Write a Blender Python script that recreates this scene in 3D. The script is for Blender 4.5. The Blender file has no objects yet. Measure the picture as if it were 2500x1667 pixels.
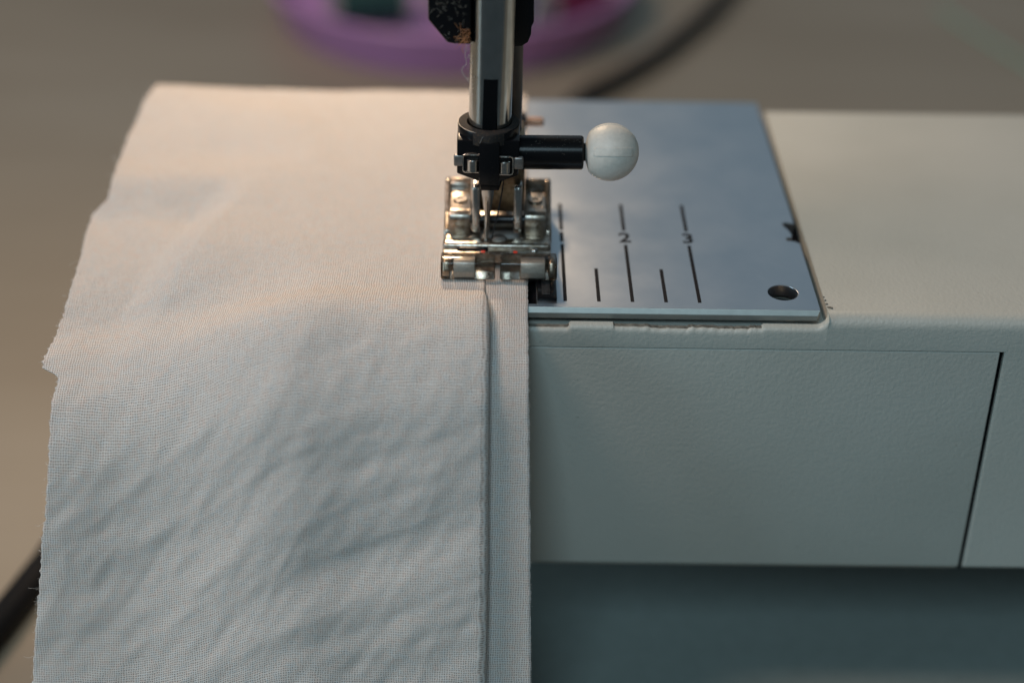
import bpy, bmesh, math, random
from mathutils import Vector, Matrix, noise

random.seed(7)
S = 0.001          # everything below is written in millimetres
OZ = 85.0          # the table top lies at z = -85 mm in machine coordinates
sc = bpy.context.scene
col = sc.collection

def W(x, y, z):
    return Vector((x * S, y * S, (z + OZ) * S))

# ------------------------------------------------------------------ camera
F_PX, PITCH, YAW, ROLL = 4113.85, math.radians(31.6458), math.radians(0.6454), math.radians(1.06095)
CAM = Vector((-0.24, -216.157, 126.07))
cp, sp = math.cos(PITCH), math.sin(PITCH)
FWD = Vector((math.sin(YAW) * cp, math.cos(YAW) * cp, -sp))
r0 = Vector((math.cos(YAW), -math.sin(YAW), 0)); u0 = r0.cross(FWD)
RIGHT = math.cos(ROLL) * r0 + math.sin(ROLL) * u0
UP = -math.sin(ROLL) * r0 + math.cos(ROLL) * u0
cd = bpy.data.cameras.new('camera'); cam = bpy.data.objects.new('camera', cd); col.objects.link(cam)
cam.matrix_world = Matrix.Translation(W(*CAM)) @ Matrix((RIGHT, UP, -FWD)).transposed().to_4x4()
cd.sensor_width = 36.0; cd.lens = 36.0 * F_PX / 2500.0
cd.clip_start = 0.01; cd.clip_end = 20
cd.dof.use_dof = True; cd.dof.focus_distance = 0.2495; cd.dof.aperture_fstop = 7.2
cd.dof.aperture_blades = 0
sc.camera = cam

# ------------------------------------------------------------------ world, lamps, exposure
w = bpy.data.worlds.new('World'); sc.world = w; w.use_nodes = True
bg = w.node_tree.nodes['Background']; bg.inputs[0].default_value = (0.62, 0.80, 0.90, 1); bg.inputs[1].default_value = 0.07

def area(name, loc, target, size, power, color, size_y=None):
    l = bpy.data.lights.new(name, 'AREA'); l.energy = power; l.color = color
    l.shape = 'RECTANGLE' if size_y else 'DISK'; l.size = size * S
    if size_y: l.size_y = size_y * S
    o = bpy.data.objects.new(name, l); col.objects.link(o)
    o.location = W(*loc)
    d = W(*target) - o.location
    o.rotation_euler = d.to_track_quat('-Z', 'Y').to_euler()
    return o
# warm sewing lamp in the machine head, behind and above the needle bar
area('sewing_lamp', (-27, 138, 98), (-14, 0, 0), 22, 0.15, (1.0, 0.72, 0.47))
# soft warm room light from above and to the left
area('room_light', (-400, -30, 680), (-20, 20, 0), 240, 2.95, (1.0, 0.765, 0.635))
# cool window, high in front
area('window_light', (-170, -860, 900), (0, 0, -30), 420, 5.0, (0.62, 0.87, 1.0), 380)
# low cool window to the left, raking across the cloth
area('side_window', (-1050, -420, 210), (-20, -20, -30), 320, 2.5, (0.54, 0.83, 1.0), 300)
# pale far window behind the machine, mirrored in the steel plate
area('far_window', (150, 1250, 690), (30, 30, 0), 1500, 1.0, (0.56, 0.81, 1.0), 800)

sc.view_settings.view_transform = 'Standard'
try: sc.view_settings.look = 'None'
except Exception: pass
sc.view_settings.exposure = 0.08; sc.view_settings.gamma = 1.0
sc.view_settings.use_curve_mapping = False
sc.render.engine = 'CYCLES'
sc.cycles.use_denoising = True
sc.cycles.max_bounces = 10; sc.cycles.transparent_max_bounces = 16

# ------------------------------------------------------------------ pixel -> place helpers (2500 x 1667 photograph)
def ray(px, py):
    return FWD + RIGHT * ((px - 1250) / F_PX) + UP * ((833.5 - py) / F_PX)
def on_z(px, py, z):
    d = ray(px, py); return CAM + d * ((z - CAM.z) / d.z)
def on_y(px, py, y):
    d = ray(px, py); return CAM + d * ((y - CAM.y) / d.y)
def project(p):
    d = Vector(p) - CAM; z = d.dot(FWD)
    return 1250 + F_PX * d.dot(RIGHT) / z, 833.5 - F_PX * d.dot(UP) / z

# ------------------------------------------------------------------ materials
def nodes(name):
    m = bpy.data.materials.new(name); m.use_nodes = True
    nt = m.node_tree; b = nt.nodes['Principled BSDF']
    return m, nt, b
def N(nt, t, **kw):
    n = nt.nodes.new(t)
    for k, v in kw.items(): setattr(n, k, v)
    return n
def coord(nt, scale=(1, 1, 1), rot=(0, 0, 0), out='Object'):
    tc = N(nt, 'ShaderNodeTexCoord'); mp = N(nt, 'ShaderNodeMapping')
    mp.inputs['Scale'].default_value = scale; mp.inputs['Rotation'].default_value = rot
    nt.links.new(tc.outputs[out], mp.inputs['Vector']); return mp.outputs[0]
def noise_tex(nt, vec, scale, detail=3, rough=.5):
    n = N(nt, 'ShaderNodeTexNoise'); n.inputs['Scale'].default_value = scale
    n.inputs['Detail'].default_value = detail; n.inputs['Roughness'].default_value = rough
    nt.links.new(vec, n.inputs['Vector']); return n.outputs['Fac']
def ramp(nt, fac, stops):
    r = N(nt, 'ShaderNodeValToRGB'); e = r.color_ramp.elements
    while len(e) < len(stops): e.new(.5)
    for el, (p, c) in zip(e, stops): el.position = p; el.color = (*c, 1)
    nt.links.new(fac, r.inputs[0]); return r.outputs[0]
def bump(nt, b, h, strength, dist):
    bp = N(nt, 'ShaderNodeBump'); bp.inputs['Strength'].default_value = strength; bp.inputs['Distance'].default_value = dist
    nt.links.new(h, bp.inputs['Height']); nt.links.new(bp.outputs[0], b.inputs['Normal']); return bp
def simple(name, c, rough=.5, metal=0.0, var=.12, scale=900, bmp=0.0, dist=2e-5, spec=None, c2=None):
    m, nt, b = nodes(name)
    v = coord(nt)
    f = noise_tex(nt, v, scale, 4, .6)
    lo = c2 or tuple(x * (1 - var) for x in c); hi = tuple(min(1, x * (1 + var)) for x in c)
    nt.links.new(ramp(nt, f, [(.3, lo), (.7, hi)]), b.inputs['Base Color'])
    b.inputs['Roughness'].default_value = rough; b.inputs['Metallic'].default_value = metal
    if spec is not None: b.inputs['Specular IOR Level'].default_value = spec
    if bmp: bump(nt, b, noise_tex(nt, v, scale * 1.7, 3), bmp, dist)
    return m

def paint_mat():
    m, nt, b = nodes('cream_paint')
    v = coord(nt)
    big = noise_tex(nt, v, 40, 3); fine = noise_tex(nt, v, 1900, 2, .45)
    base = ramp(nt, big, [(.3, (.40, .405, .365)), (.7, (.44, .445, .405))])
    spk = noise_tex(nt, v, 900, 5, .75)
    spot = ramp(nt, spk, [(.66, (1, 1, 1)), (.74, (.55, .51, .44))])
    mx = N(nt, 'ShaderNodeMixRGB', blend_type='MULTIPLY'); mx.inputs[0].default_value = .8
    nt.links.new(base, mx.inputs[1]); nt.links.new(spot, mx.inputs[2])
    nt.links.new(mx.outputs[0], b.inputs['Base Color'])
    rr = N(nt, 'ShaderNodeMapRange'); rr.inputs[3].default_value = .34; rr.inputs[4].default_value = .56
    nt.links.new(noise_tex(nt, v, 130, 5, .65), rr.inputs[0]); nt.links.new(rr.outputs[0], b.inputs['Roughness'])
    bump(nt, b, fine, .65, 1.1e-4)
    return m
M = {}
M['paint'] = paint_mat()

def plate_mat():
    m, nt, b = nodes('brushed_steel')
    v = coord(nt, (1, .03, 1)); v0 = coord(nt)
    br = noise_tex(nt, v, 9000, 2)
    sm = noise_tex(nt, v0, 90, 4, .6)
    nt.links.new(ramp(nt, sm, [(.3, (.50, .53, .57)), (.75, (.58, .61, .65))]), b.inputs['Base Color'])
    b.inputs['Metallic'].default_value = 1.0
    mr = N(nt, 'ShaderNodeMapRange'); mr.inputs[3].default_value = .27; mr.inputs[4].default_value = .38
    nt.links.new(sm, mr.inputs[0]); nt.links.new(mr.outputs[0], b.inputs['Roughness'])
    bump(nt, b, br, .10, 1e-5)
    return m
M['plate'] = plate_mat()
M['plate_edge'] = simple('ground_edge', (.50, .53, .51), .5, 1.0, .06, 600)
M['groove'] = simple('engraved_black', (.008, .009, .012), .7, spec=.1)
M['chrome'] = simple('chrome', (.58, .555, .52), .2, 1.0, .10, 700, .10, 1.5e-5)
M['bar'] = simple('polished_bar', (.46, .47, .46), .16, 1.0, .10, 500, .06, 1e-5)
M['core'] = simple('satin_insert', (.46, .45, .43), .38, .45, .12, 2500, .4, 4e-5)
M['foot'] = simple('worn_chrome', (.53, .49, .44), .31, 1.0, .1, 1300, .3, 4e-5, c2=(.27, .20, .14))
M['brass'] = simple('tarnished_ankle', (.30, .21, .13), .34, 1.0, .45, 1500, .5, 6e-5)
M['needle'] = simple('needle_steel', (.52, .51, .49), .22, 1.0, .06, 600)
M['darksteel'] = simple('dark_steel', (.05, .05, .052), .32, 1.0, .2, 400)
M['lug'] = simple('grey_lug', (.30, .29, .28), .42, .9, .15, 1500, .3, 3e-5)
M['void'] = simple('slot_black', (.003, .003, .004), .7, spec=.1)
M['rubber'] = simple('black_cable', (.007, .007, .008), .6, spec=.2)
M['thread'] = simple('black_thread', (.006, .006, .007), .8)
M['lint'] = simple('pale_lint', (.55, .48, .42), .9)
M['dust'] = simple('grey_lint', (.26, .235, .20), .95)
M['lint2'] = simple('rust_lint', (.50, .22, .09), .9)
M['red'] = simple('red_paint', (.65, .05, .02), .4)
M['knob'] = simple('ivory_plastic', (.64, .61, .555), .5, 0, .05, 1100, .6, 8e-5, c2=(.585, .555, .50))
M['base_tone'] = simple('grey_green_base', (.19, .225, .215), .5, 0, .05, 300, .3, 6e-5)  # one even tone for the base, darker than the arm
M['tan'] = simple('copper_screw', (.55, .34, .24), .35, .8, .1)
M['bare'] = simple('bare_casting', (.14, .132, .112), .8, .05, .4, 1100, .5, 1e-4, c2=(.05, .047, .04))

def black_mat():
    m, nt, b = nodes('black_lacquer')
    v = coord(nt)
    d = noise_tex(nt, v, 2300, 6, .8)
    nt.links.new(ramp(nt, d, [(.60, (.006, .006, .007)), (.80, (.035, .030, .026))]), b.inputs['Base Color'])
    b.inputs['Roughness'].default_value = .22; b.inputs['Specular IOR Level'].default_value = .2
    return m
M['black'] = black_mat()
def dusty_mat():
    m, nt, b = nodes('dusty_black')
    v = coord(nt)
    d = noise_tex(nt, v, 3800, 5, .8)
    nt.links.new(ramp(nt, d, [(.54, (.006, .005, .005)), (.72, (.13, .075, .035))]), b.inputs['Base Color'])
    b.inputs['Roughness'].default_value = .8
    bump(nt, b, d, .8, 1.2e-4)
    return m
M['dusty'] = dusty_mat()
def fuzzy_mat():
    m, nt, b = nodes('textured_black')
    v = coord(nt)
    d = noise_tex(nt, v, 2200, 4, .7)
    nt.links.new(ramp(nt, d, [(.45, (.004, .004, .005)), (.75, (.05, .055, .058))]), b.inputs['Base Color'])
    b.inputs['Roughness'].default_value = .5
    bump(nt, b, d, 1, 2e-4)
    return m
M['textured'] = fuzzy_mat()

def clear_mat():
    m = bpy.data.materials.new('clear_plastic'); m.use_nodes = True; nt = m.node_tree
    for n in list(nt.nodes): nt.nodes.remove(n)
    out = N(nt, 'ShaderNodeOutputMaterial')
    gl = N(nt, 'ShaderNodeBsdfGlass'); gl.inputs['IOR'].default_value = 1.3; gl.inputs['Roughness'].default_value = .06; gl.inputs['Color'].default_value = (.93, .90, .86, 1)
    tr = N(nt, 'ShaderNodeBsdfTransparent'); tr.inputs[0].default_value = (.90, .86, .81, 1)
    gs = N(nt, 'ShaderNodeBsdfGlossy'); gs.inputs['Roughness'].default_value = .12
    fr = N(nt, 'ShaderNodeFresnel'); fr.inputs[0].default_value = 1.38
    m1 = N(nt, 'ShaderNodeMixShader'); nt.links.new(fr.outputs[0], m1.inputs[0]); nt.links.new(tr.outputs[0], m1.inputs[1]); nt.links.new(gs.outputs[0], m1.inputs[2])
    m2 = N(nt, 'ShaderNodeMixShader'); m2.inputs[0].default_value = .18; nt.links.new(m1.outputs[0], m2.inputs[1]); nt.links.new(gl.outputs[0], m2.inputs[2])
    nt.links.new(m2.outputs[0], out.inputs['Surface'])
    return m
M['clear'] = clear_mat()

def fabric_mat():
    m, nt, b = nodes('cotton_weave')
    uv = N(nt, 'ShaderNodeUVMap'); uv.uv_map = 'weave'
    wob = N(nt, 'ShaderNodeTexNoise'); wob.inputs['Scale'].default_value = .35; wob.inputs['Detail'].default_value = 3
    nt.links.new(uv.outputs[0], wob.inputs['Vector'])
    wm = N(nt, 'ShaderNodeVectorMath', operation='MULTIPLY_ADD'); wm.inputs[1].default_value = (.55, .55, 0)
    nt.links.new(wob.outputs['Color'], wm.inputs[0]); nt.links.new(uv.outputs[0], wm.inputs[2])
    wob2 = N(nt, 'ShaderNodeTexNoise'); wob2.inputs['Scale'].default_value = 1.7; wob2.inputs['Detail'].default_value = 2
    nt.links.new(uv.outputs[0], wob2.inputs['Vector'])
    wm2 = N(nt, 'ShaderNodeVectorMath', operation='MULTIPLY_ADD'); wm2.inputs[1].default_value = (.26, .26, 0)
    nt.links.new(wob2.outputs['Color'], wm2.inputs[0]); nt.links.new(wm.outputs[0], wm2.inputs[2])
    sx = N(nt, 'ShaderNodeSeparateXYZ'); nt.links.new(wm2.outputs[0], sx.inputs[0])
    P = .355
    def wave(sock, mul):
        a = N(nt, 'ShaderNodeMath', operation='MULTIPLY'); a.inputs[1].default_value = 2 * math.pi / P * mul; nt.links.new(sock, a.inputs[0])
        c = N(nt, 'ShaderNodeMath', operation='COSINE'); nt.links.new(a.outputs[0], c.inputs[0])
        h = N(nt, 'ShaderNodeMath', operation='MULTIPLY_ADD'); h.inputs[1].default_value = .5; h.inputs[2].default_value = .5; nt.links.new(c.outputs[0], h.inputs[0])
        return h.outputs[0]
    cu, cv = wave(sx.outputs[0], 1), wave(sx.outputs[1], 1)
    hole = N(nt, 'ShaderNodeMath', operation='MULTIPLY'); nt.links.new(cu, hole.inputs[0]); nt.links.new(cv, hole.inputs[1])
    # yarns of uneven thickness
    def yarn(scale):
        mp = N(nt, 'ShaderNodeMapping'); mp.inputs['Scale'].default_value = scale; nt.links.new(uv.outputs[0], mp.inputs[0])
        return noise_tex(nt, mp.outputs[0], 1.0, 3, .6)
    ya, yb = yarn((6, .25, 1)), yarn((.25, 6, 1))
    ys = N(nt, 'ShaderNodeMath', operation='ADD'); nt.links.new(ya, ys.inputs[0]); nt.links.new(yb, ys.inputs[1])
    base = ramp(nt, ys.outputs[0], [(.0, (.60, .565, .53)), (1.0, (.74, .71, .675))])
    r = N(nt, 'ShaderNodeMapRange'); r.inputs[1].default_value = .7; r.inputs[2].default_value = 1.3; nt.links.new(ys.outputs[0], r.inputs[0])
    base = ramp(nt, r.outputs[0], [(.0, (.70, .665, .63)), (1.0, (.82, .79, .755))])
    mx = N(nt, 'ShaderNodeMixRGB'); nt.links.new(base, mx.inputs[1]); mx.inputs[2].default_value = (.20, .13, .10, 1)
    hs = N(nt, 'ShaderNodeMath', operation='MULTIPLY'); hs.inputs[1].default_value = .82; nt.links.new(hole.outputs[0], hs.inputs[0]); nt.links.new(hs.outputs[0], mx.inputs[0])
    mo = N(nt, 'ShaderNodeTexNoise'); mo.inputs['Scale'].default_value = .9; mo.inputs['Detail'].default_value = 5; mo.inputs['Roughness'].default_value = .75
    nt.links.new(uv.outputs[0], mo.inputs['Vector'])
    mt = ramp(nt, mo.outputs['Fac'], [(.36, (1.0, .90, .86)), (.5, (.97, .97, .96)), (.64, (.88, .95, 1.0))])
    mm = N(nt, 'ShaderNodeMixRGB', blend_type='MULTIPLY'); mm.inputs[0].default_value = .8
    nt.links.new(mx.outputs[0], mm.inputs[1]); nt.links.new(mt, mm.inputs[2]); mx = mm
    nt.links.new(mx.outputs[0], b.inputs['Base Color'])
    b.inputs['Roughness'].default_value = .9; b.inputs['Specular IOR Level'].default_value = .15
    inv = N(nt, 'ShaderNodeMath', operation='SUBTRACT'); inv.inputs[0].default_value = 1; nt.links.new(hole.outputs[0], inv.inputs[1])
    ad = N(nt, 'ShaderNodeMath', operation='MULTIPLY_ADD'); ad.inputs[1].default_value = .6; nt.links.new(ys.outputs[0], ad.inputs[0]); nt.links.new(inv.outputs[0], ad.inputs[2])
    bp = bump(nt, b, ad.outputs[0], .6, 9e-5)
    tl = N(nt, 'ShaderNodeBsdfTranslucent'); nt.links.new(mx.outputs[0], tl.inputs[0])
    ms = N(nt, 'ShaderNodeMixShader'); ms.inputs[0].default_value = .14
    out = nt.nodes['Material Output']
    nt.links.new(b.outputs[0], ms.inputs[1]); nt.links.new(tl.outputs[0], ms.inputs[2]); nt.links.new(ms.outputs[0], out.inputs['Surface'])
    return m
M['fabric'] = fabric_mat()
M['fray'] = simple('cotton_fibre', (.72, .68, .63), .9)

def table_mat():
    m, nt, b = nodes('table_wood')
    v = coord(nt, (1.0, 5.0, 1), (0, 0, math.radians(38)))
    g = noise_tex(nt, v, 3.2, 4, .55)  # slanting wood grain; its streaks also paint in the table's faint sheen
    v2 = coord(nt); s = noise_tex(nt, v2, 9, 2)
    a = ramp(nt, g, [(.3, (.295, .24, .175)), (.55, (.34, .285, .215)), (.75, (.37, .315, .245))])
    mx = N(nt, 'ShaderNodeMixRGB', blend_type='MULTIPLY'); mx.inputs[0].default_value = .5
    nt.links.new(a, mx.inputs[1]); nt.links.new(ramp(nt, s, [(.3, (.78, .74, .68)), (.7, (1, 1, 1))]), mx.inputs[2])
    nt.links.new(mx.outputs[0], b.inputs['Base Color'])
    b.inputs['Roughness'].default_value = .45
    return m
M['table'] = table_mat()
M['purple'] = simple('purple_plastic', (.52, .24, .50), .38, 0, .06, 60)
M['green_t'] = simple('dark_green_thread', (.01, .045, .04), .8, 0, .3, 1500)
M['blue_t'] = simple('navy_thread', (.02, .025, .09), .8, 0, .3, 1500)
M['red_t'] = simple('crimson_thread', (.15, .012, .05), .8, 0, .3, 1500)
M['grey_t'] = simple('grey_thread', (.25, .25, .25), .8, 0, .3, 1500)
M['spool'] = simple('spool_plastic', (.35, .33, .30), .4)
M['palegreen'] = simple('pale_green_plain', (.26, .40, .32), .6)

# ------------------------------------------------------------------ mesh helpers (mm)
def box(bm, x0, x1, y0, y1, z0, z1, bev=0, seg=2):
    r = bmesh.ops.create_cube(bm, size=1.0); vs = r['verts']
    for v in vs: v.co = Vector((x0 + (v.co.x + .5) * (x1 - x0), y0 + (v.co.y + .5) * (y1 - y0), z0 + (v.co.z + .5) * (z1 - z0)))
    if bev:
        es = {e for v in vs for e in v.link_edges}
        bmesh.ops.bevel(bm, geom=list(es), offset=bev, segments=seg, profile=.5, affect='EDGES')
def prism(bm, pts, axis, a0, a1, bev=0, seg=2):
    """polygon extruded along an axis: 'x' pts=(y,z), 'y' pts=(x,z), 'z' pts=(x,y)"""
    def mk(p, a): return Vector((a, p[0], p[1])) if axis == 'x' else Vector((p[0], a, p[1])) if axis == 'y' else Vector((p[0], p[1], a))
    A = [bm.verts.new(mk(p, a0)) for p in pts]; B = [bm.verts.new(mk(p, a1)) for p in pts]
    fs = [bm.faces.new(A), bm.faces.new(B[::-1])]
    n = len(pts)
    for i in range(n): fs.append(bm.faces.new((A[i], B[i], B[(i + 1) % n], A[(i + 1) % n])))
    bmesh.ops.recalc_face_normals(bm, faces=fs)
    if bev:
        es = {e for f in fs for e in f.edges}
        bmesh.ops.bevel(bm, geom=list(es), offset=bev, segments=seg, profile=.5, affect='EDGES')
def frame_of(d):
    d = d.normalized(); a = Vector((0, 0, 1)) if abs(d.z) < .9 else Vector((1, 0, 0))
    u = d.cross(a).normalized(); return u, d.cross(u)
def lathe(bm, prof, o, d, n=48, caps=True):
    """prof = [(t along d, radius)]"""
    o = Vector(o); d = Vector(d).normalized(); u, v = frame_of(d); rings = []
    for t, r in prof:
        rings.append([bm.verts.new(o + d * t + (u * math.cos(k * math.tau / n) + v * math.sin(k * math.tau / n)) * r) for k in range(n)])
    fs = []
    for a, b in zip(rings, rings[1:]):
        for k in range(n): fs.append(bm.faces.new((a[k], a[(k + 1) % n], b[(k + 1) % n], b[k])))
    if caps: fs.append(bm.faces.new(rings[0][::-1])); fs.append(bm.faces.new(rings[-1]))
    bmesh.ops.recalc_face_normals(bm, faces=fs)
def spline(pts, n=8):
    pts = [Vector(p) for p in pts]; out = []
    for i in range(len(pts) - 1):
        p0 = pts[max(0, i - 1)]; p1 = pts[i]; p2 = pts[i + 1]; p3 = pts[min(len(pts) - 1, i + 2)]
        for k in range(n):
            t = k / n
            out.append(.5 * ((2 * p1) + (p2 - p0) * t + (2 * p0 - 5 * p1 + 4 * p2 - p3) * t * t + (3 * p1 - p0 - 3 * p2 + p3) * t ** 3))
    out.append(pts[-1]); return out
def tube(bm, pts, r, n=8):
    pts = [Vector(p) for p in pts]; rings = []; u = None
    for i, p in enumerate(pts):
        d = (pts[min(i + 1, len(pts) - 1)] - pts[max(i - 1, 0)]).normalized()
        if u is None: u, v = frame_of(d)
        else:
            u = (u - d * u.dot(d)); u = u.normalized() if u.length > 1e-6 else frame_of(d)[0]; v = d.cross(u)
        rr = r(i / (len(pts) - 1)) if callable(r) else r
        rings.append([bm.verts.new(p + (u * math.cos(k * math.tau / n) + v * math.sin(k * math.tau / n)) * rr) for k in range(n)])
    for a, b in zip(rings, rings[1:]):
        for k in range(n): bm.faces.new((a[k], a[(k + 1) % n], b[(k + 1) % n], b[k]))
    bm.faces.new(rings[0][::-1]); bm.faces.new(rings[-1])

def to_world(me):
    for v in me.vertices: v.co = W(*v.co)
def link(name, me, mat, parent=None, smooth=35):
    me.materials.append(mat) if not me.materials else None
    if smooth:
        for p in me.polygons: p.use_smooth = True
        me.set_sharp_from_angle(angle=math.radians(smooth))
    o = bpy.data.objects.new(name, me); col.objects.link(o)
    if parent is not None:
        o.parent = parent; o.matrix_parent_inverse = Matrix.Translation(Vector([-c for c in ORG.get(parent.name, (0, 0, 0))]))
    return o
ORG = {}
def obj(name, bm, mat, parent=None, smooth=35):
    bmesh.ops.recalc_face_normals(bm, faces=bm.faces[:])
    me = bpy.data.meshes.new(name); bm.to_mesh(me); bm.free(); to_world(me)
    return link(name, me, mat, parent, smooth)
def empty(name, loc):
    o = bpy.data.objects.new(name, None); col.objects.link(o); o.location = W(*loc); o.empty_display_size = .01
    ORG[o.name] = tuple(o.location); return o
def tag(o, label=None, cat=None, group=None, kind=None):
    for k, v in (('label', label), ('category', cat), ('group', group), ('kind', kind)):
        if v: o[k] = v
    return o
def boolean(o, cutters, op='DIFFERENCE'):
    """apply boolean cutters (given as bmeshes in mm) to an object's mesh"""
    for cb in cutters:
        bmesh.ops.recalc_face_normals(cb, faces=cb.faces[:])
        cm = bpy.data.meshes.new('cut'); cb.to_mesh(cm); cb.free(); to_world(cm)
        co = bpy.data.objects.new('cut', cm); col.objects.link(co)
        md = o.modifiers.new('b', 'BOOLEAN'); md.operation = op; md.object = co; md.solver = 'EXACT'
        dg = bpy.context.evaluated_depsgraph_get(); dg.update()
        me = bpy.data.meshes.new_from_object(o.evaluated_get(dg))
        o.modifiers.remove(md); old = o.data; nm = old.name; o.data = me; bpy.data.meshes.remove(old); me.name = nm
        bpy.data.objects.remove(co); bpy.data.meshes.remove(cm)
def bev_mod(o, width, seg=2, angle=30):
    md = o.modifiers.new('soft_edge', 'BEVEL'); md.width = width * S; md.segments = seg; md.limit_method = 'ANGLE'; md.angle_limit = math.radians(angle)
    md.harden_normals = False

# ================================================================== THE SETTING
bm = bmesh.new(); box(bm, -900, 900, -125, 1400, -105, -85)
tag(obj('table', bm, M['table'], smooth=0), kind='structure', label='brown grey wooden table top under the sewing machine')

# ================================================================== SEWING MACHINE
sm = empty('sewing_machine', (40, 30, -85))
tag(sm, 'cream painted sewing machine with steel needle plate, needle bar and presser foot', 'sewing machine')

# ---- base under the free arm
bm = bmesh.new(); box(bm, -34, 190, -60, 100, -85, -72, 2.5, 3)
obj('base', bm, M['base_tone'], sm)

# ---- free arm: profile with rounded top edge
def arc(cx, cy, r, a0, a1, n=8):
    return [(cx + r * math.cos(math.radians(a0 + (a1 - a0) * k / n)), cy + r * math.sin(math.radians(a0 + (a1 - a0) * k / n))) for k in range(n + 1)]
FY = -4.0            # front face of the arm
def lip_z(x):
    """height of the painted lip in front of the plate: two stretches are broken away"""
    j = noise.noise(Vector((x * 1.3, 3.3, 0))) * .10 + noise.noise(Vector((x * 4.1, 7.7, 0))) * .07
    z = -1.80
    if x < 10.3: z = -2.36 + j * .5
    elif x < 10.6: z = -2.1
    elif 17.0 < x < 39.1:
        z = -2.12 + j * 1.3 - (.16 if 22.3 < x < 28.2 or 32.4 < x < 37.2 else 0)
    if x > 46.9:
        t = min(1, (x - 46.9) / 1.75); z = -1.80 + 1.79 * (1 - math.sqrt(max(0, 1 - t * t)))
    return z
def arm_profile(x, full, opening):
    f = FY
    if not opening and x < 75.9: f = FY + .40 * (1 - math.sqrt(max(0, 1 - ((75.9 - x) / .5) ** 2)))
    if full:
        p = [(FY, -5.45), (FY, -1.9), (FY + .145, -1.17), (FY + .556, -.556), (FY + 1.17, -.145), (FY + 1.9, 0), (-1.7, 0), (0, 0), (40, 0), (70, 0), (73, -3)]
    else:
        l = lip_z(x)
        p = [(FY, -5.45), (FY, l - .85), (FY + .1, l - .47), (FY + .3, l - .2), (FY + .55, l - .06), (FY + .85, l), (-2.74, l), (-2.70, -2.75), (40, -2.75), (70, -2.75), (73, -4)]
    p += [(73, -41), (69, -47), (FY + 3.2, -47)]
    p += [(FY + 1.1, -46.98), (FY + 1.1, -5.50), (FY + 1.09, -5.46)] if opening else [(f + .8, -46.95), (f, -46.1), (f, -5.62)]
    return p
stations = [(-25, 0, 1)] + [(-10 + k * .25, 0, 1) for k in range(235)] + [(48.72, 0, 1), (48.75, 1, 1), (60, 1, 1), (75.36, 1, 1)] + [(75.4 + k * .1, 1, 0) for k in range(6)] + [(100, 1, 0), (190, 1, 0)]
bm = bmesh.new(); rings = [[bm.verts.new((x, y, z)) for y, z in arm_profile(x, f, o)] for x, f, o in stations]
for i in range(len(rings) - 1):
    a_, b_ = rings[i], rings[i + 1]; n_ = len(a_)
    xm = (stations[i][0] + stations[i + 1][0]) / 2
    for k in range(n_):
        fc = bm.faces.new((a_[k], b_[k], b_[(k + 1) % n_], a_[(k + 1) % n_]))
        if 4 <= k <= 5 and not stations[i + 1][1] and (xm < 10.5 or 17 < xm < 39.1): fc.material_index = 1
bm.faces.new(rings[0]); bm.faces.new(rings[-1][::-1])
arm = obj('free_arm', bm, M['paint'], sm, smooth=28)
arm.data.materials.append(M['bare'])

# ---- cover panel in the front
bm = bmesh.new()
pp = [(FY + .02, -5.62), (FY + .02, -46.1), (FY + .9, -47.2), (FY + 3, -47.2), (FY + 3, -5.62)]
prism(bm, pp, 'x', -25.2, 74.75, .22, 3)
cov = obj('cover_panel', bm, M['paint'], sm, 50)
bm = bmesh.new(); box(bm, 74.6, 75.5, FY + .75, FY + 1.2, -47, -5.3); obj('seam_gap', bm, M['void'], sm)

# ---- needle plate
PX, PYF, PYB = 47.72, -1.78, 74.0
pprof = [(PYF, 0), (PYF - .42, -.78), (PYF - .42, -1.62), (PYF + .2, -1.8), (PYB, -1.8), (PYB, 0)]
bm = bmesh.new(); prism(bm, pprof, 'x', -22, PX)
plate = obj('needle_plate', bm, M['plate'], sm, smooth=0)
hole = bmesh.new(); lathe(hole, [(-5, 2.265), (5, 2.265)], (42.83, 3.32, 0), (0, 0, 1), 64)
slot = bmesh.new(); box(slot, 2.0, 5.75, -0.9, 7.5, -1.1, 3)
npx = [(1909, 547), (1914, 543.5), (1923, 544), (1936, 546), (1975, 546), (1990, 597), (1955, 595), (1938, 589), (1921, 587.5), (1918.5, 583), (1923, 580), (1933, 580), (1932, 571), (1924, 561), (1915, 554)]
notch = bmesh.new(); prism(notch, [tuple(on_z(px, py, 0)[:2]) for px, py in npx], 'z', -5, 5)
corner = bmesh.new(); prism(corner, [(PX - .7, PYF - .6), (PX + 1, PYF - .6), (PX + 1, PYF + .25), (PX, PYF + .25), (PX - .1, PYF - .1), (PX - .32, PYF - .36)], 'z', -5, 5)
boolean(plate, [hole, slot, notch, corner])
plate.data.materials.append(M['plate_edge'])
for p in plate.data.polygons:
    p.use_smooth = False
    if p.normal.y < -.3 and p.center.y / S < -1: p.material_index = 1
bev_mod(plate, .06, 2, 25)
bm = bmesh.new(); box(bm, 2.05, 5.7, -.85, 7.45, -1.09, -1.0); obj('slot_floor', bm, M['void'], plate)
bm = bmesh.new(); box(bm, 44.5, 48.6, 17.5, 31.5, -2.2, -2.0); obj('notch_floor', bm, M['void'], plate)
bm = bmesh.new(); lathe(bm, [(-2.74, 2.9), (-2.66, 2.9)], (42.83, 3.32, 0), (0, 0, 1), 32)
obj('well_shade', bm, M['void'], plate)  # black disc puts the hole's shade into colour
bm = bmesh.new(); lathe(bm, [(-2.65, 1.3), (-2.2, 1.2), (-2.05, .8)], (43.5, 1.9, 0), (0, 0, 1), 24); obj('screw', bm, M['brass'], plate)
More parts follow.
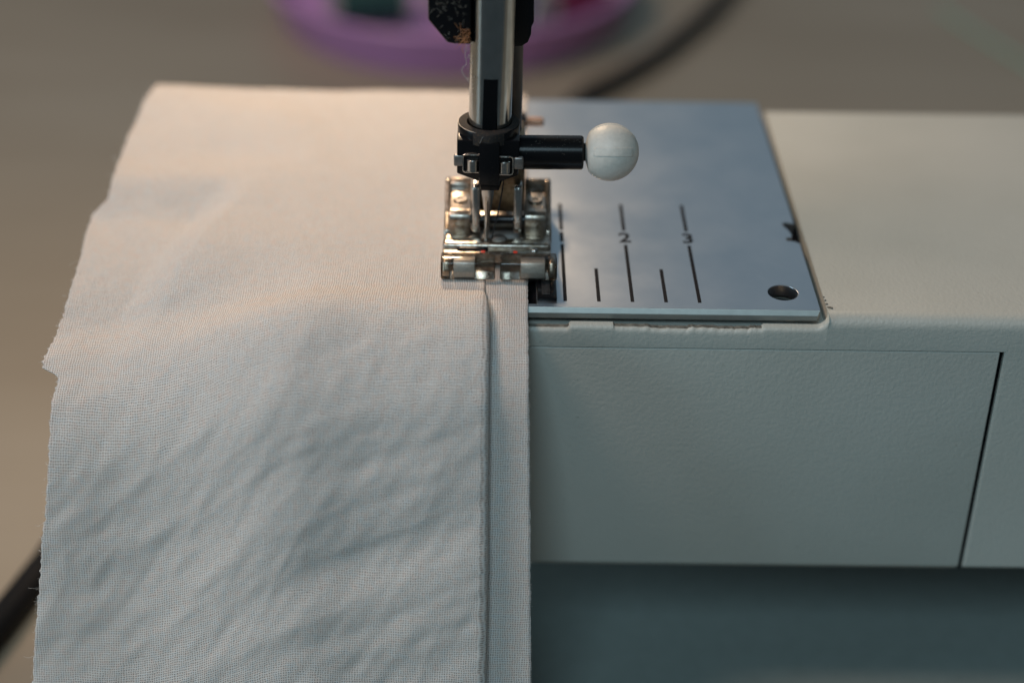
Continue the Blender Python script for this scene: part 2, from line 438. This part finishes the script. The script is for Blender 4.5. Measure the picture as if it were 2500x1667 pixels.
# black catch beside the slot
bm = bmesh.new(); box(bm, 5.85, 8.75, -.05, 7.0, -.4, .55, .12, 2); cb = obj('black_catch', bm, M['black'], plate)
bm = bmesh.new(); box(bm, 6.5, 7.75, 1.0, 6.2, .5, .62, .05, 1); obj('textured_pad', bm, M['textured'], plate)
# seam guide lines
YF, YH, YB_, YD, YC = 0.0, 10.048, 17.79, 31.72, 22.55
def gline(x, y0, y1):
    bm = bmesh.new(); box(bm, x - .27, x + .27, y0, y1, -.05, .012); obj('guide_line', bm, M['groove'], plate, 0)
for x in (10, 20, 30):
    gline(x, YF, YB_); gline(x, YC, YD)
for x in (15, 25): gline(x, YF, YH)
for t, x in (('1', 10), ('2', 20), ('3', 30)):
    cu = bpy.data.curves.new('t', 'FONT'); cu.body = t; cu.align_x = 'CENTER'; cu.align_y = 'CENTER'; cu.size = 4.4; cu.extrude = .02; cu.offset = .09
    to = bpy.data.objects.new('t', cu); col.objects.link(to)
    dg = bpy.context.evaluated_depsgraph_get(); dg.update(); me = bpy.data.meshes.new_from_object(to.evaluated_get(dg))
    bpy.data.objects.remove(to); bpy.data.curves.remove(cu)
    ys = [v.co.y for v in me.vertices]; xs = [v.co.x for v in me.vertices]; cy = (min(ys) + max(ys)) / 2; cx = (min(xs) + max(xs)) / 2
    if t == '1': cx = max(xs) - .3
    for v in me.vertices: v.co = W(x + (v.co.x - cx) * .92, 20.2 + (v.co.y - cy) * 1.0, v.co.z - .008)
    me.name = 'numeral'; link('numeral', me, M['groove'], plate, 0)
# feed teeth just showing in the plate, under the cloth
bm = bmesh.new(); box(bm, -4, 4, 6, 22, -1.7, -.2); obj('feed_dog', bm, M['darksteel'], plate)

# ---- needle bar
def ax(z): return -1.9 + .0165 * z
BY = 13.0
bdir = Vector((.0165, 0, 1)).normalized()
bm = bmesh.new(); zs = 30.9
lathe(bm, [(0, 3.16), (95, 3.16)], (ax(zs), BY, zs), bdir, 96)
nbar = obj('needle_bar', bm, M['bar'], sm)
bm = bmesh.new()
r = 3.16; pts = []; hw = 1.07
a0 = math.asin(hw / r)
for k in range(97):
    a = -math.pi / 2 + a0 + (math.tau - 2 * a0) * k / 96; pts.append((r * math.cos(a), r * math.sin(a)))
pts += [(-hw, -.6), (hw, -.6)]
A = [bm.verts.new((ax(19) + p[0], BY + p[1], 19)) for p in pts]; B = [bm.verts.new((ax(zs) + p[0], BY + p[1], zs)) for p in pts]
bm.faces.new(A); bm.faces.new(B[::-1])
for i in range(len(pts)): bm.faces.new((A[i], B[i], B[(i + 1) % len(pts)], A[(i + 1) % len(pts)]))
obj('slotted_end', bm, M['bar'], nbar, 40)
bm = bmesh.new(); prism(bm, [(-2.72 - .015, 19), (-.62, 19), (-.42, zs - .15), (-.6, zs + .25), (-2.25, zs + .25), (-2.45, zs - .15)], 'y', BY - 3.0, BY - .7, .0)
obj('slot_insert', bm, M['void'], nbar)

# ---- needle clamp
bm = bmesh.new()
prism(bm, [(-6.3, 21.7), (-6.32, 16.3), (-3.0, 15.0), (.45, 15.1), (2.75, 16.1), (2.9, 21.7)], 'y', 9.0, 17.2, .22, 2)
prism(bm, [(-3.05, 21.7), (-3.05, 15.0), (-.02, 14.9), (-.02, 21.7)], 'y', 7.9, 9.4, .18, 2)
prism(bm, [(-3.0, 15.2), (.45, 15.2), (-.1, 13.4), (-2.8, 13.4)], 'y', 9.3, 14.8, .1, 2)
clamp = obj('needle_clamp', bm, M['black'], sm)
bm = bmesh.new()
n = 72; cx0 = -1.68
outer = []
for k in range(n):
    a = k * math.tau / n; x, y = 4.55 * math.cos(a), 4.55 * math.sin(a)
    if y < -3.6: x = max(-1.5, min(1.6, x)) if abs(x) < 2.2 else x
    rr = 1.0 + .10 * math.exp(-((a - 1.5 * math.pi) / .35) ** 2)
    outer.append((cx0 + 4.55 * rr * math.cos(a), BY + 4.55 * rr * math.sin(a)))
inner = [(cx0 + .08 + 3.35 * math.cos(k * math.tau / n), BY + 3.35 * math.sin(k * math.tau / n)) for k in range(n)]
zt, zb = 22.9, 21.0
ot = [bm.verts.new((*p, zt)) for p in outer]; ob = [bm.verts.new((*p, zb)) for p in outer]
om = [bm.verts.new((cx0 + (p[0] - cx0) * .975, BY + (p[1] - BY) * .975, zt + .12)) for p in outer]
it = [bm.verts.new((*p, zt + .12)) for p in inner]; ib = [bm.verts.new((*p, zb)) for p in inner]
for k in range(n):
    j = (k + 1) % n
    for a, b in ((ob, ot), (ot, om), (om, it), (it, ib)): bm.faces.new((a[k], a[j], b[j], b[k]))
obj('collar', bm, M['dusty'], clamp, 50)
bm = bmesh.new(); lathe(bm, [(0, 4.60), (1.75, 4.60), (1.86, 4.54)], (cx0, BY, 21.05), (0, 0, 1), 72, False)
lathe(bm, [(1.86, 4.56), (1.92, 4.5), (1.9, 4.42)], (cx0, BY, 21.05), (0, 0, 1), 72, False)
obj('collar_band', bm, M['black'], clamp, 40)
bm = bmesh.new(); tube(bm, [(cx0 + 4.52 * math.cos(math.radians(a)), BY + 4.52 * math.sin(math.radians(a)), 22.97) for a in range(165, 262, 4)] + [(-2.2, 8.25, 22.9), (-2.6, 8.15, 22.5), (-2.95, 8.0, 21.7)], .05, 6)
obj('rim_highlight', bm, M['lug'], clamp)  # pale tube drawn as the highlight along the collar's edge
for sx_ in (0, 1):
    x0 = -3.1 if sx_ == 0 else .0; x1 = -5.4 if sx_ == 0 else 1.95
    zt_, zb_ = (19.55, 16.7) if sx_ == 0 else (19.3, 16.4)
    s_ = -1 if sx_ == 0 else 1
    path = [(x0, 8.75, zt_), (x1 - s_ * .35, 8.75, zt_), (x1 - s_ * .1, 8.75, zt_ - .1), (x1, 8.75, zt_ - .4), (x1, 8.75, zb_ + .4), (x1 - s_ * .1, 8.75, zb_ + .1), (x1 - s_ * .35, 8.75, zb_), (x0, 8.75, zb_)]
    bm = bmesh.new(); tube(bm, path, .14, 10); obj('wire_clip', bm, M['chrome'], clamp)
    c = -3.95 if sx_ == 0 else .68; zc = 16.9 if sx_ == 0 else 16.68
    bm = bmesh.new(); lathe(bm, [(0, .80), (.12, .92), (1.85, .92), (1.98, .80)], (c, 8.9, zc), (0, 0, 1), 32); obj('roller', bm, M['chrome'], clamp)
    bm = bmesh.new()
    if sx_ == 0: box(bm, -6.78, -5.3, 8.95, 9.6, 17.45, 19.3, .25, 3)
    else: box(bm, 2.05, 3.5, 8.75, 9.6, 17.15, 19.1, .28, 3)
    obj('side_lug', bm, M['lug'], clamp)

# ---- clamp screw with its ball knob
bm = bmesh.new(); lathe(bm, [(0, 2.55), (9.4, 2.55), (9.66, 2.35), (9.68, 0.9), (10.6, .9)], (2.8, BY, 18.05), (1, 0, 0.004), 64)
csc = obj('clamp_screw', bm, M['black'], sm)
BC = Vector((16.45, BY, 18.25)); BR = 4.32
bm = bmesh.new(); pr = [(-3.75, 1.15), (-3.6, 1.5), (-3.3, 2.55)]
for k in range(30):
    a = math.radians(-46 + (136 * k / 29)); pr.append((BR * math.sin(a), BR * math.cos(a)))
pr[-1] = (BR, .02)
lathe(bm, pr, BC, (1, 0, 0), 96)
# raised rib across the ball and the fine moulding line round it
vd = (CAM - BC).normalized(); vx = Vector((1, 0, 0)); vd = (vd - vx * vd.x).normalized(); vn = vx.cross(vd)
g = []
for k in range(25):
    a = math.radians(-40 + 92 * k / 24); c_ = vx * math.sin(a) + vd * math.cos(a)
    ends = min(1, k / 2, (24 - k) / 2); row = []
    for off, h in ((-.66, -.05), (-.61, .10), (0, .13), (.61, .10), (.66, -.05)):
        row.append(bm.verts.new(BC + c_ * (math.sqrt(BR ** 2 - off ** 2) + h * ends - (.05 if ends == 0 else 0)) + vn * off))
    g.append(row)
for a, b in zip(g, g[1:]):
    for k in range(4): bm.faces.new((a[k], a[k + 1], b[k + 1], b[k]))
lp = []
for k in range(97):
    a = math.tau * k / 96
    p = Vector((math.cos(a), .12, math.sin(a))).normalized() * (BR + .0)
    if p.x > -2.9: lp.append(BC + p)
i0 = max(range(len(lp)), key=lambda i: (lp[i] - lp[i - 1]).length)
lp = lp[i0:] + lp[:i0]
tube(bm, lp, .07, 6)
obj('ball_knob', bm, M['knob'], csc, 45)

bm = bmesh.new(); lathe(bm, [(0, 1.0), (.25, 1.35), (.7, 1.25), (1.15, 1.75)], (12.35, BY, 18.2), (1, 0, 0), 32)
obj('knob_neck', bm, M['dusty'], csc)
# ---- black guides above
bm = bmesh.new()
P_ = [on_y(*q, 11) for q in ((1045, -330), (1045, 50), (1092, 106), (1108, 109), (1150, 110), (1150, -330))]
prism(bm, [(p.x, p.z) for p in P_], 'y', 11, 16.5, .3, 3); obj('thread_guide', bm, M['black'], sm)
bm = bmesh.new()
P_ = [on_y(*q, 18) for q in ((1225, -330), (1305, -330), (1304, 56), (1298, 66), (1297, 86), (1289, 105), (1274, 114), (1225, 114))]
prism(bm, [(p.x, p.z) for p in P_], 'y', 18, 23.5, .2, 2); obj('bar_bracket', bm, M['black'], sm)

# ---- presser bar
bm = bmesh.new(); lathe(bm, [(0, 2.7), (.3, 3.0), (113, 3.0)], (.35, 23, 12.5), (0, 0, 1), 64)
pbar = obj('presser_bar', bm, M['darksteel'], sm)
sp_ = on_y(1276, 297, 40)
bm = bmesh.new(); lathe(bm, [(.5, .75), (3.2, .75), (3.5, .5)], sp_, (1, 0, 0), 32)
obj('rear_screw', bm, M['tan'], pbar)
bm = bmesh.new(); lathe(bm, [(-.3, 1.5), (.55, 1.5)], sp_, (1, 0, 0), 32); box(bm, -1.5, sp_.x - .2, 25, 42, sp_.z - 1.4, sp_.z + 1.4, .3); obj('rear_bracket', bm, M['darksteel'], pbar)

# ---- presser foot
bm = bmesh.new()
box(bm, -8.3, -3.0, 12.5, 27, 1.05, 3.0, .3, 2); box(bm, 3.2, 7.9, 12.5, 27, 1.05, 3.0, .3, 2)
box(bm, -3.1, 3.3, 21, 27, 1.05, 2.6, .3, 2)
box(bm, -8.6, 8.05, 10.9, 13.3, 1.05, 3.45, .55, 4)
box(bm, -8.5, 8.0, 9.2, 11.2, 1.05, 2.75, .25, 2)
foot = obj('presser_foot', bm, M['foot'], sm)
bm = bmesh.new(); prism(bm, [(-6.2, 2.6), (-6.4, 2.95), (-5.8, 3.15), (-3.5, 3.1), (-1.6, 3.05), (-1.6, 2.6)], 'y', 10.2, 11.1, .1); obj('worn_gouge', bm, M['darksteel'], foot)
for s_, (xa, xb) in ((0, (-7.65, -4.4)), (1, (4.0, 7.3))):
    bm = bmesh.new(); prism(bm, [(15, 2.8), (15, 5.6), (15.3, 6.2), (16.0, 6.6), (17.2, 6.6), (17.6, 6.2), (24.5, 5.9), (24.8, 6.9), (25.8, 7.4), (27, 6.9), (27.3, 2.8)], 'x', xa, xb, .18, 2)
    obj('side_block', bm, M['foot'], foot)
    xo = xa - .9 if s_ == 0 else xb - .1
    bm = bmesh.new(); prism(bm, [(14.5, 1.3), (15.5, 3.6), (20, 4.4), (23.5, 6.2), (25.4, 7.3), (26.9, 7.0), (27.6, 5.8), (27.4, 1.3)], 'x', xo, xo + 1.0, .3, 3); obj('side_rail', bm, M['foot'], foot)
    xc = -6.05 if s_ == 0 else 5.65
    bm = bmesh.new(); lathe(bm, [(0, 1.15), (.35, 1.15), (.5, .95), (.5, .55), (.3, .45)], (xc, 20.4, 5.95), (0, .04, 1), 32); obj('screw_head', bm, M['foot'], foot)
    xr = (-4.15, -2.9) if s_ == 0 else (2.25, 3.55)
    bm = bmesh.new(); prism(bm, [(15.0, 3.2), (14.6, 4.0), (15.6, 10.6), (16.2, 11.1), (21, 11.1), (21, 3.2)], 'x', *xr, .38, 4); obj('ankle_arm', bm, M['chrome'], foot)
bm = bmesh.new(); box(bm, -2.9, 3.85, 18.2, 26, 5.2, 17.5, .4, 3); obj('ankle', bm, M['brass'], foot)
bm = bmesh.new(); lathe(bm, [(0, .7), (13, .7)], (-6.2, 17.4, 4.4), (1, 0, 0), 24); obj('cross_pin', bm, M['darksteel'], foot)
bm = bmesh.new(); prism(bm, arc(0, 2.4, 1.55, 0, 180, 16), 'y', 12.2, 13.6, .12); obj('centre_lug', bm, M['lug'], foot)
bm = bmesh.new(); lathe(bm, [(-.2, .62), (.15, .6), (.38, .42), (.48, .15)], (5.5, 10.3, 2.75), (0, 0, 1), 24); obj('glint_stud', bm, M['chrome'], foot)  # chrome stud put in to give the white reflection on the ledge
tp = [(9.6, 1.0), (9.6, 2.72), (8.0, 3.65), (5.9, 4.15), (5.0, 4.1), (4.45, 3.7), (3.95, 2.4), (3.85, 1.5), (4.3, 1.02)]
for s_, (xa, xb) in ((0, (-8.65, -.5)), (1, (.22, 8.8))):
    bm = bmesh.new(); prism(bm, tp, 'x', xa, xb, .22, 3); toe = obj('clear_toe', bm, M['clear'], foot)
    xm = (-6.75, -3.55) if s_ == 0 else (3.35, 7.0)
    bm = bmesh.new(); prism(bm, [(8.8, 1.3), (8.8, 2.5), (5.6, 3.75), (4.95, 3.6), (4.35, 2.2), (4.35, 1.3)], 'x', *xm, .15, 2); obj('toe_core', bm, M['core'], foot)
    xe = (-8.4, -7.2) if s_ == 0 else (7.5, 8.5)
    bm = bmesh.new(); prism(bm, [(9.2, 1.3), (9.2, 2.5), (5.8, 3.8), (5.1, 3.6), (4.4, 2.3), (4.4, 1.3)], 'x', *xe, .3, 3); obj('toe_end', bm, M['foot'], foot)
    xk = -2.35 if s_ == 0 else 2.55
    bm = bmesh.new(); box(bm, xk - .32, xk + .32, 8.05, 8.75, 3.45, 3.62, .05); obj('red_mark', bm, M['red'], foot)

# ---- needle
bm = bmesh.new()
lathe(bm, [(0, .98), (4.9, .98), (5.1, .95), (8.4, .46), (9.2, .43), (15.5, .40), (17.2, .05)], (ax(16), BY, 16.0), -bdir, 40)
need = obj('needle', bm, M['needle'], sm, 50)
bm = bmesh.new(); tube(bm, [(ax(z) + .02, BY - rr, z) for z, rr in ((10.2, .88), (9.2, .735), (7.6, .40), (6.5, .355), (2, .335))], .10, 8); obj('needle_groove', bm, M['darksteel'], need)

# ================================================================== SEWING THREAD
bm = bmesh.new(); tube(bm, spline([(.72, 12.6, 15.4), (.55, 12.4, 12.8), (-.2, 12.1, 8), (-1.2, 12.0, 3.4), (-1.55, 12.1, 1.4)], 6), .10, 8)
tag(obj('sewing_thread', bm, M['thread']), 'thin black thread slanting down to the needle point', 'thread')

# ================================================================== FABRIC
def interp(tab, t):
    if t <= tab[0][0]: return tab[0][1]
    for (a, va), (b, vb) in zip(tab, tab[1:]):
        if t <= b: return va + (vb - va) * (t - a) / (b - a)
    return tab[-1][1]
LEFT = [(225, 385), (270, 352), (330, 318), (370, 299), (430, 282), (470, 262), (482, 236), (495, 216), (530, 204), (600, 189), (700, 164), (800, 140), (880, 118), (905, 112), (915, 116), (922, 138), (935, 148), (950, 150), (985, 141), (1010, 136), (1100, 129), (1230, 125), (1320, 115), (1420, 108), (1530, 100), (1667, 92), (1900, 75)]
FOLD = [(200, 1215), (600, 1190), (690, 1185), (850, 1184), (1100, 1181), (1400, 1176), (1667, 1171), (1900, 1166)]
REDGE = [(200, 1284), (600, 1288), (690, 1288), (845, 1290), (1000, 1292), (1300, 1295), (1667, 1297), (1900, 1299)]
def sst(a, b, t):
    t = max(0, min(1, (t - a) / (b - a))); return t * t * (3 - 2 * t)
def bend(x):
    t = sst(-27, -58, x)
    s1 = 49.5 + 8 * (1 - t); th1 = math.radians(32) * t
    s2 = 76.1 + 11.5 * t + 1.2 * math.sin(x * .16) * sst(-12, -30, x)
    return s1, th1, 45.0, s2, 16.0 - 2.0 * t
def path(s, s1, th1, R1, s2, R2, tmax=math.radians(71)):
    """lies flat, sags off the arm's free end, then rolls over the front and hangs"""
    y, z, th, done = 75.5, 0.0, 0.0, 0.0
    def straight(L):
        nonlocal y, z
        y -= L * math.cos(th); z -= L * math.sin(th)
    def roll(L, R):
        nonlocal y, z, th
        t2 = th + L / R
        y -= R * (math.sin(t2) - math.sin(th)); z -= R * (math.cos(th) - math.cos(t2)); th = t2
    straight(min(s, s1))
    if s > s1:
        L = min(s - s1, R1 * th1, s2 - s1)
        if L > 0: roll(L, R1)
        if s > s1 + L: straight(min(s, s2) - s1 - L)
    if s > s2:
        L = min(s - s2, R2 * (tmax - th)); roll(L, R2)
        if s > s2 + L: straight(s - s2 - L)
    return y, z, th
def relief(x, y, s, th):
    """height of the cloth above its smooth shape (mm)"""
    h = 0
    # lifted pad left of the arm's end, with a soft valley beside it
    pad = 1.75 * sst(40, 28, y) * sst(-12, 14, y + (x + 60) * .2 + 0) * sst(-42 + (y - 32) * .30, -50 + (y - 32) * .30, x)
    h -= 2.0 * pad
    h += .9 * math.exp(-((y - 58 + .15 * x) / 7) ** 2) * sst(-20, -50, x)
    h -= .8 * math.exp(-((y - 44 + .1 * x) / 6) ** 2) * sst(-15, -50, x)
    hang = sst(.05, .9, th)
    h += (noise.noise(Vector((x * .045, y * .06, 31.0))) * .9 + noise.noise(Vector((x * .11 + y * .05, y * .09, 33.0))) * .35) * sst(-16, -34, x) * (1 - .6 * hang)
    # diagonal creases on the hanging part
    ca, sa = math.cos(math.radians(24)), math.sin(math.radians(24))
    a = x * ca - s * (-sa) * -1; b = x * sa + s * ca
    q = b + 0
    big = noise.noise(Vector((a * .018, b * .085, 1.3))) * .75
    mid = noise.noise(Vector((a * .05, b * .22, 7.1))) * .27
    ca2, sa2 = math.cos(math.radians(55)), math.sin(math.radians(55))
    a2 = x * ca2 - s * sa2; b2 = x * sa2 + s * ca2
    mid2 = noise.noise(Vector((a2 * .06, b2 * .26, 3.7))) * .22
    damp = sst(-1.0, -9, x)
    h += (big * (.15 + .85 * hang) + mid * (.12 + .88 * hang) + mid2 * (.15 + .85 * hang)) * (.12 + .88 * damp)
    # one deep slanting crease low on the cloth
    lx, ls = x + 24, s - 118
    h -= .45 * math.exp(-((ls + .38 * lx) / 3.0) ** 2) * math.exp(-(lx / 22) ** 2)
    h += .35 * math.exp(-((ls - 7 + .38 * lx) / 4.0) ** 2) * math.exp(-((lx + 6) / 24) ** 2)
    h += noise.noise(Vector((x * .35, s * .35, 2.2))) * .07
    fine = noise.noise(Vector((a * .11, b * .55, 4.4))) * .11 + noise.noise(Vector((a2 * .16, b2 * .6, 9.4))) * .11
    h += fine * (.15 + .85 * hang)
    rid = (1 - abs(noise.noise(Vector((a * .035, b * .13, 12.3))))) ** 7 * .10 + (1 - abs(noise.noise(Vector((a2 * .05, b2 * .11, 21.3))))) ** 8 * .11
    h += rid * (.10 + .9 * hang) * damp
    # pressed flat under the foot
    flat = math.exp(-((x / 11) ** 4)) * math.exp(-(((y - 16) / 16) ** 4))
    return h * (1 - flat)

def solve_x(tab, y, z):
    x = 0.0
    for _ in range(8):
        px, py = project((x, y, z)); tx = interp(tab, py)
        x += (tx - px) / F_PX * (Vector((x, y, z)) - CAM).dot(FWD)
    return x
fab = empty('cotton_fabric', (-30, 0, -85))
tag(fab, 'folded piece of off white woven cotton draped under the presser foot', 'fabric')
def cloth(name, rows, mat, thick, uvs):
    bm = bmesh.new(); uvl = bm.loops.layers.uv.new('weave')
    vr = [[bm.verts.new(p) for p in row] for row in rows]
    for i in range(len(rows) - 1):
        for k in range(len(rows[0]) - 1):
            f = bm.faces.new((vr[i][k], vr[i + 1][k], vr[i + 1][k + 1], vr[i][k + 1]))
            for l, (a, b) in zip(f.loops, ((i, k), (i + 1, k), (i + 1, k + 1), (i, k + 1))): l[uvl].uv = uvs[a][b]
    bmesh.ops.recalc_face_normals(bm, faces=bm.faces[:])
    if bm.faces[len(bm.faces) // 3].normal.z < 0: bmesh.ops.reverse_faces(bm, faces=bm.faces[:])
    me = bpy.data.meshes.new(name); bm.to_mesh(me); bm.free(); to_world(me)
    o = link(name, me, mat, fab, 0)
    for p in me.polygons: p.use_smooth = True
    so = o.modifiers.new('thickness', 'SOLIDIFY'); so.thickness = thick * S; so.offset = -1
    return o
NU = 220
rows, uvs, under, under_uv = [], [], [], []
edge_left, edge_right, edge_fold = [], [], []
NS = 310
for i in range(NS):
    s = i * .5
    xl, xf = -64.0, -2.0
    for _ in range(3):
        yl, zl, _t = path(s, *bend(xl)); xl = solve_x(LEFT, yl, zl)
        yf, zf, thf = path(s, *bend(xf)); xf = solve_x(FOLD, yf, zf)
    yr, zr, thr = path(s, *bend(4.0)); xr = solve_x(REDGE, yr, zr)
    gap = .45 + 2.1 * sst(3.5, -6, yf) + .6 * sst(90, 130, s)
    row, uvr = [], []
    pyl = project((xl, yl, zl))[1]
    jag = .32 if 855 < pyl < 945 else .14
    fray = noise.noise(Vector((s * 1.4, 0, 5))) * .22 + random.uniform(-jag, jag)
    for k in range(NU + 1):
        t = k / NU; x = xl + fray * (1 - t) ** 40 + (xf - .45 - xl) * t
        y, z, th = path(s, *bend(x)); nrm = Vector((0, -math.sin(th), math.cos(th)))
        h = relief(x, y, s, th)
        row.append(Vector((x, y, z)) + nrm * (gap + .35 + h)); uvr.append((x, s))
    # rounded fold, then the cloth turned back underneath
    last = row[-1]; x0 = xf - .45; rr = (gap) * .5
    for k in range(1, 7):
        a = math.pi * k / 6
        row.append(last + Vector((math.sin(a) * max(.40, rr * .9), 0, 0)) + nrm * (-(1 - math.cos(a)) * rr * .8)); uvr.append((x0 + k * .25, s))
    for k in range(1, 6):
        row.append(row[NU + 6] + Vector((-k * 1.2, 0, 0))); uvr.append((x0 + 1.5 + k * 1.2, s))
    rows.append(row); uvs.append(uvr)
    edge_left.append(row[0]); edge_fold.append(row[NU + 3])
    ru, uu = [], []
    y, z, th = yr, zr, thr; nrm = Vector((0, -math.sin(th), math.cos(th)))
    fr = noise.noise(Vector((s * 1.1, 9, 5))) * .10 + random.uniform(-.06, .06)
    for k in range(41):
        t = k / 40; x = -14 + (xr + fr + 14) * t
        hb = .10 * noise.noise(Vector((x * .3, s * .12, 8))) * sst(4, -8, y)
        ru.append(Vector((x, y, z)) + nrm * (.36 + hb)); uu.append((x, s + .17))
    under.append(ru); under_uv.append(uu); edge_right.append(ru[-1])
cloth('top_layer', rows, M['fabric'], .22, uvs)
cloth('under_layer', under, M['fabric'], .22, under_uv)
# loose fibres along the cut edges
bm = bmesh.new()
def fibres(edge, side, n, lmin, lmax):
    for _ in range(n):
        i = random.randrange(2, len(edge) - 2); p = edge[i] + (edge[i + 1] - edge[i]) * random.random()
        L = random.uniform(lmin, lmax); d = Vector((side * random.uniform(.4, 1), random.uniform(-.7, .7), random.uniform(-.4, .7)))
        c = Vector((random.uniform(-1, 1), random.uniform(-1, 1), random.uniform(-1, 1))) * L * .35
        tube(bm, spline([p - d * .1, p + d * L * .5 + c, p + d * L], 4), .015, 4)
fibres(edge_left, -1, 200, .15, .6); fibres(edge_left, -1, 14, 1.0, 2.0)
fibres(edge_right, 1, 80, .12, .4); fibres(edge_fold, 1, 50, .1, .3)
tag(obj('loose_fibre', bm, M['fray'], fab), kind='stuff')

# ================================================================== LINT
bm = bmesh.new()
c0 = on_y(1140, 88, 10.6)
for _ in range(26):
    a = random.uniform(-2.6, .9); L = random.uniform(.7, 2.3)
    d = Vector((-abs(math.cos(a)) * 1.0, random.uniform(-.6, .1), math.sin(a)))
    j = Vector((random.uniform(-.3, .4), random.uniform(-.2, .2), random.uniform(-1.0, 1.0)))
    w1 = Vector([random.uniform(-.5, .5) for _ in range(3)])
    tube(bm, spline([c0 + j, c0 + j + d * L * .5 + w1, c0 + j + d * L], 5), .018, 4)
tag(obj('lint_tuft', bm, M['lint2']), 'rusty brown tuft of lint caught beside the needle bar', 'lint')
bm = bmesh.new()
fp = [on_y(px, py, 10.6) for px, py in ((1140, 108), (1137, 122), (1136, 138), (1139, 156), (1131, 164), (1127, 172), (1131, 182), (1137, 190), (1146, 202))]
tube(bm, spline(fp, 6), .035, 5)
for _ in range(46):
    px, py = random.uniform(1143, 1156), random.uniform(105, 235)
    p = on_y(px, py, 10.9); L = random.uniform(.15, .55)
    d = Vector((random.uniform(-1, .5), -.4, random.uniform(-1, 1))); cc = Vector([random.uniform(-.15, .15) for _ in range(3)])
    tube(bm, spline([p, p + d * L * .5 + cc, p + d * L], 3), .022, 4)
tag(obj('lint_fibre', bm, M['lint']), 'pale curling fibre of lint hanging along the needle bar', 'lint')
bm = bmesh.new()
for _ in range(60):
    px, py = random.uniform(1050, 1140), random.uniform(0, 100)
    if px < 1050 + (py - 50) * .8: continue
    p = on_y(px, py, 10.95); L = random.uniform(.2, .8)
    d = Vector((random.uniform(-1, 1), -.1, random.uniform(-1, 1))); cc = Vector([random.uniform(-.5, .5), -.05, random.uniform(-.5, .5)])
    tube(bm, spline([p, p + d * L * .5 + cc, p + d * L], 3), .010, 4)
for _ in range(60):
    p = Vector((random.uniform(3, 12.2), 0, 0)); a = math.radians(random.uniform(20, 110))
    p.y = BY - 2.56 * math.cos(a); p.z = 18.05 + 2.56 * math.sin(a); L = random.uniform(.15, .5)
    d = Vector((random.uniform(-1, 1), random.uniform(-.6, .2), random.uniform(-.2, .6)))
    tube(bm, spline([p, p + d * L * .5 + Vector((0, 0, .08)), p + d * L], 3), .010, 4)
tag(obj('lint_dust', bm, M['dust']), 'fine pale lint scattered over the black needle guide and screw', 'lint', kind='stuff')
bm = bmesh.new()
for px, py, rr in ((2011, 725, .12), (2015, 733, .16), (2018, 742, .22), (2022, 750, .2), (2026, 751, .26), (2030, 752, .24)):
    p = on_z(px, py, .06); s0 = bmesh.ops.create_icosphere(bm, subdivisions=2, radius=rr)
    for v in s0['verts']: v.co = Vector((v.co.x * random.uniform(.85, 1.15), v.co.y, v.co.z * .6)) + p
tag(obj('dust_crumb', bm, M['bare']), 'row of grey crumbs beside the corner of the steel plate', 'crumbs')

# ================================================================== BACKGROUND
# purple round tray with spools
TC = (-17.0, 344.0)
bm = bmesh.new()
lathe(bm, [(0, 54), (0, 57), (1.5, 58.5), (14.0, 62.5), (15.6, 64), (16.3, 63.4), (16.0, 61.6), (14.5, 60.3), (3.2, 55.6), (2.4, 53), (2.4, .1)], (*TC, -84.9), (0, 0, 1), 96, False)
tag(obj('round_tray', bm, M['purple']), 'round shallow purple plastic tray on the table behind the machine', 'tray')
def spool(x, y, rot, m, label, name='thread_spool'):
    e = empty(name, (x, y, -82.4)); tag(e, label, 'thread spool', 'thread spools in the purple tray')
    d = Vector((math.cos(rot), math.sin(rot), 0)); o = Vector((x, y, -82.4 + 8.6)) - d * 13
    bm = bmesh.new(); lathe(bm, [(0, 3), (0, 8.4), (1.6, 8.4), (1.6, 4)], o, d, 32); lathe(bm, [(24.4, 4), (24.4, 8.4), (26, 8.4), (26, 3)], o, d, 32); obj('reel', bm, M['spool'], e)
    bm = bmesh.new(); lathe(bm, [(1.62, 7.4), (6, 7.9), (20, 7.9), (24.38, 7.4)], o, d, 32); obj('winding', bm, M[m], e)
spool(-44, 323, .25, 'green_t', 'spool of dark green thread lying in the purple tray')
spool(3, 319, -.5, 'blue_t', 'spool of navy blue thread lying in the purple tray')
spool(24, 329, .6, 'red_t', 'spool of crimson thread lying in the purple tray')
spool(-14, 346, 1.2, 'grey_t', 'spool of grey thread lying in the purple tray')
# black cable passing behind the machine
zc = -82.0
cpts = [tuple(on_z(px, py, zc)[:2]) for px, py in ((-300, 1880), (-150, 1700), (0, 1518), (105, 1385), (220, 1240))] + [(-66, 70), (-44, 130), (2, 210)] + [tuple(on_z(px, py, zc)[:2]) for px, py in ((1420, 245), (1500, 200), (1600, 140), (1690, 70), (1760, 0))] + [(100, 420), (110, 520)]
bm = bmesh.new(); tube(bm, spline([(a, b, zc) for a, b in cpts], 10), 3.0, 16)
tag(obj('power_cable', bm, M['rubber']), 'thick black cable curving across the table behind the machine', 'cable')
# plain pale green tube at the far right
gp = [on_z(px, py, -84.0) for px, py in ((2290, 20), (2390, 85), (2460, 128), (2540, 180), (2700, 270))]
bm = bmesh.new(); tube(bm, spline(gp, 8), .9, 8)
tag(obj('green_streak', bm, M['palegreen']), 'thin pale green cord lying on the bare table', 'streak')
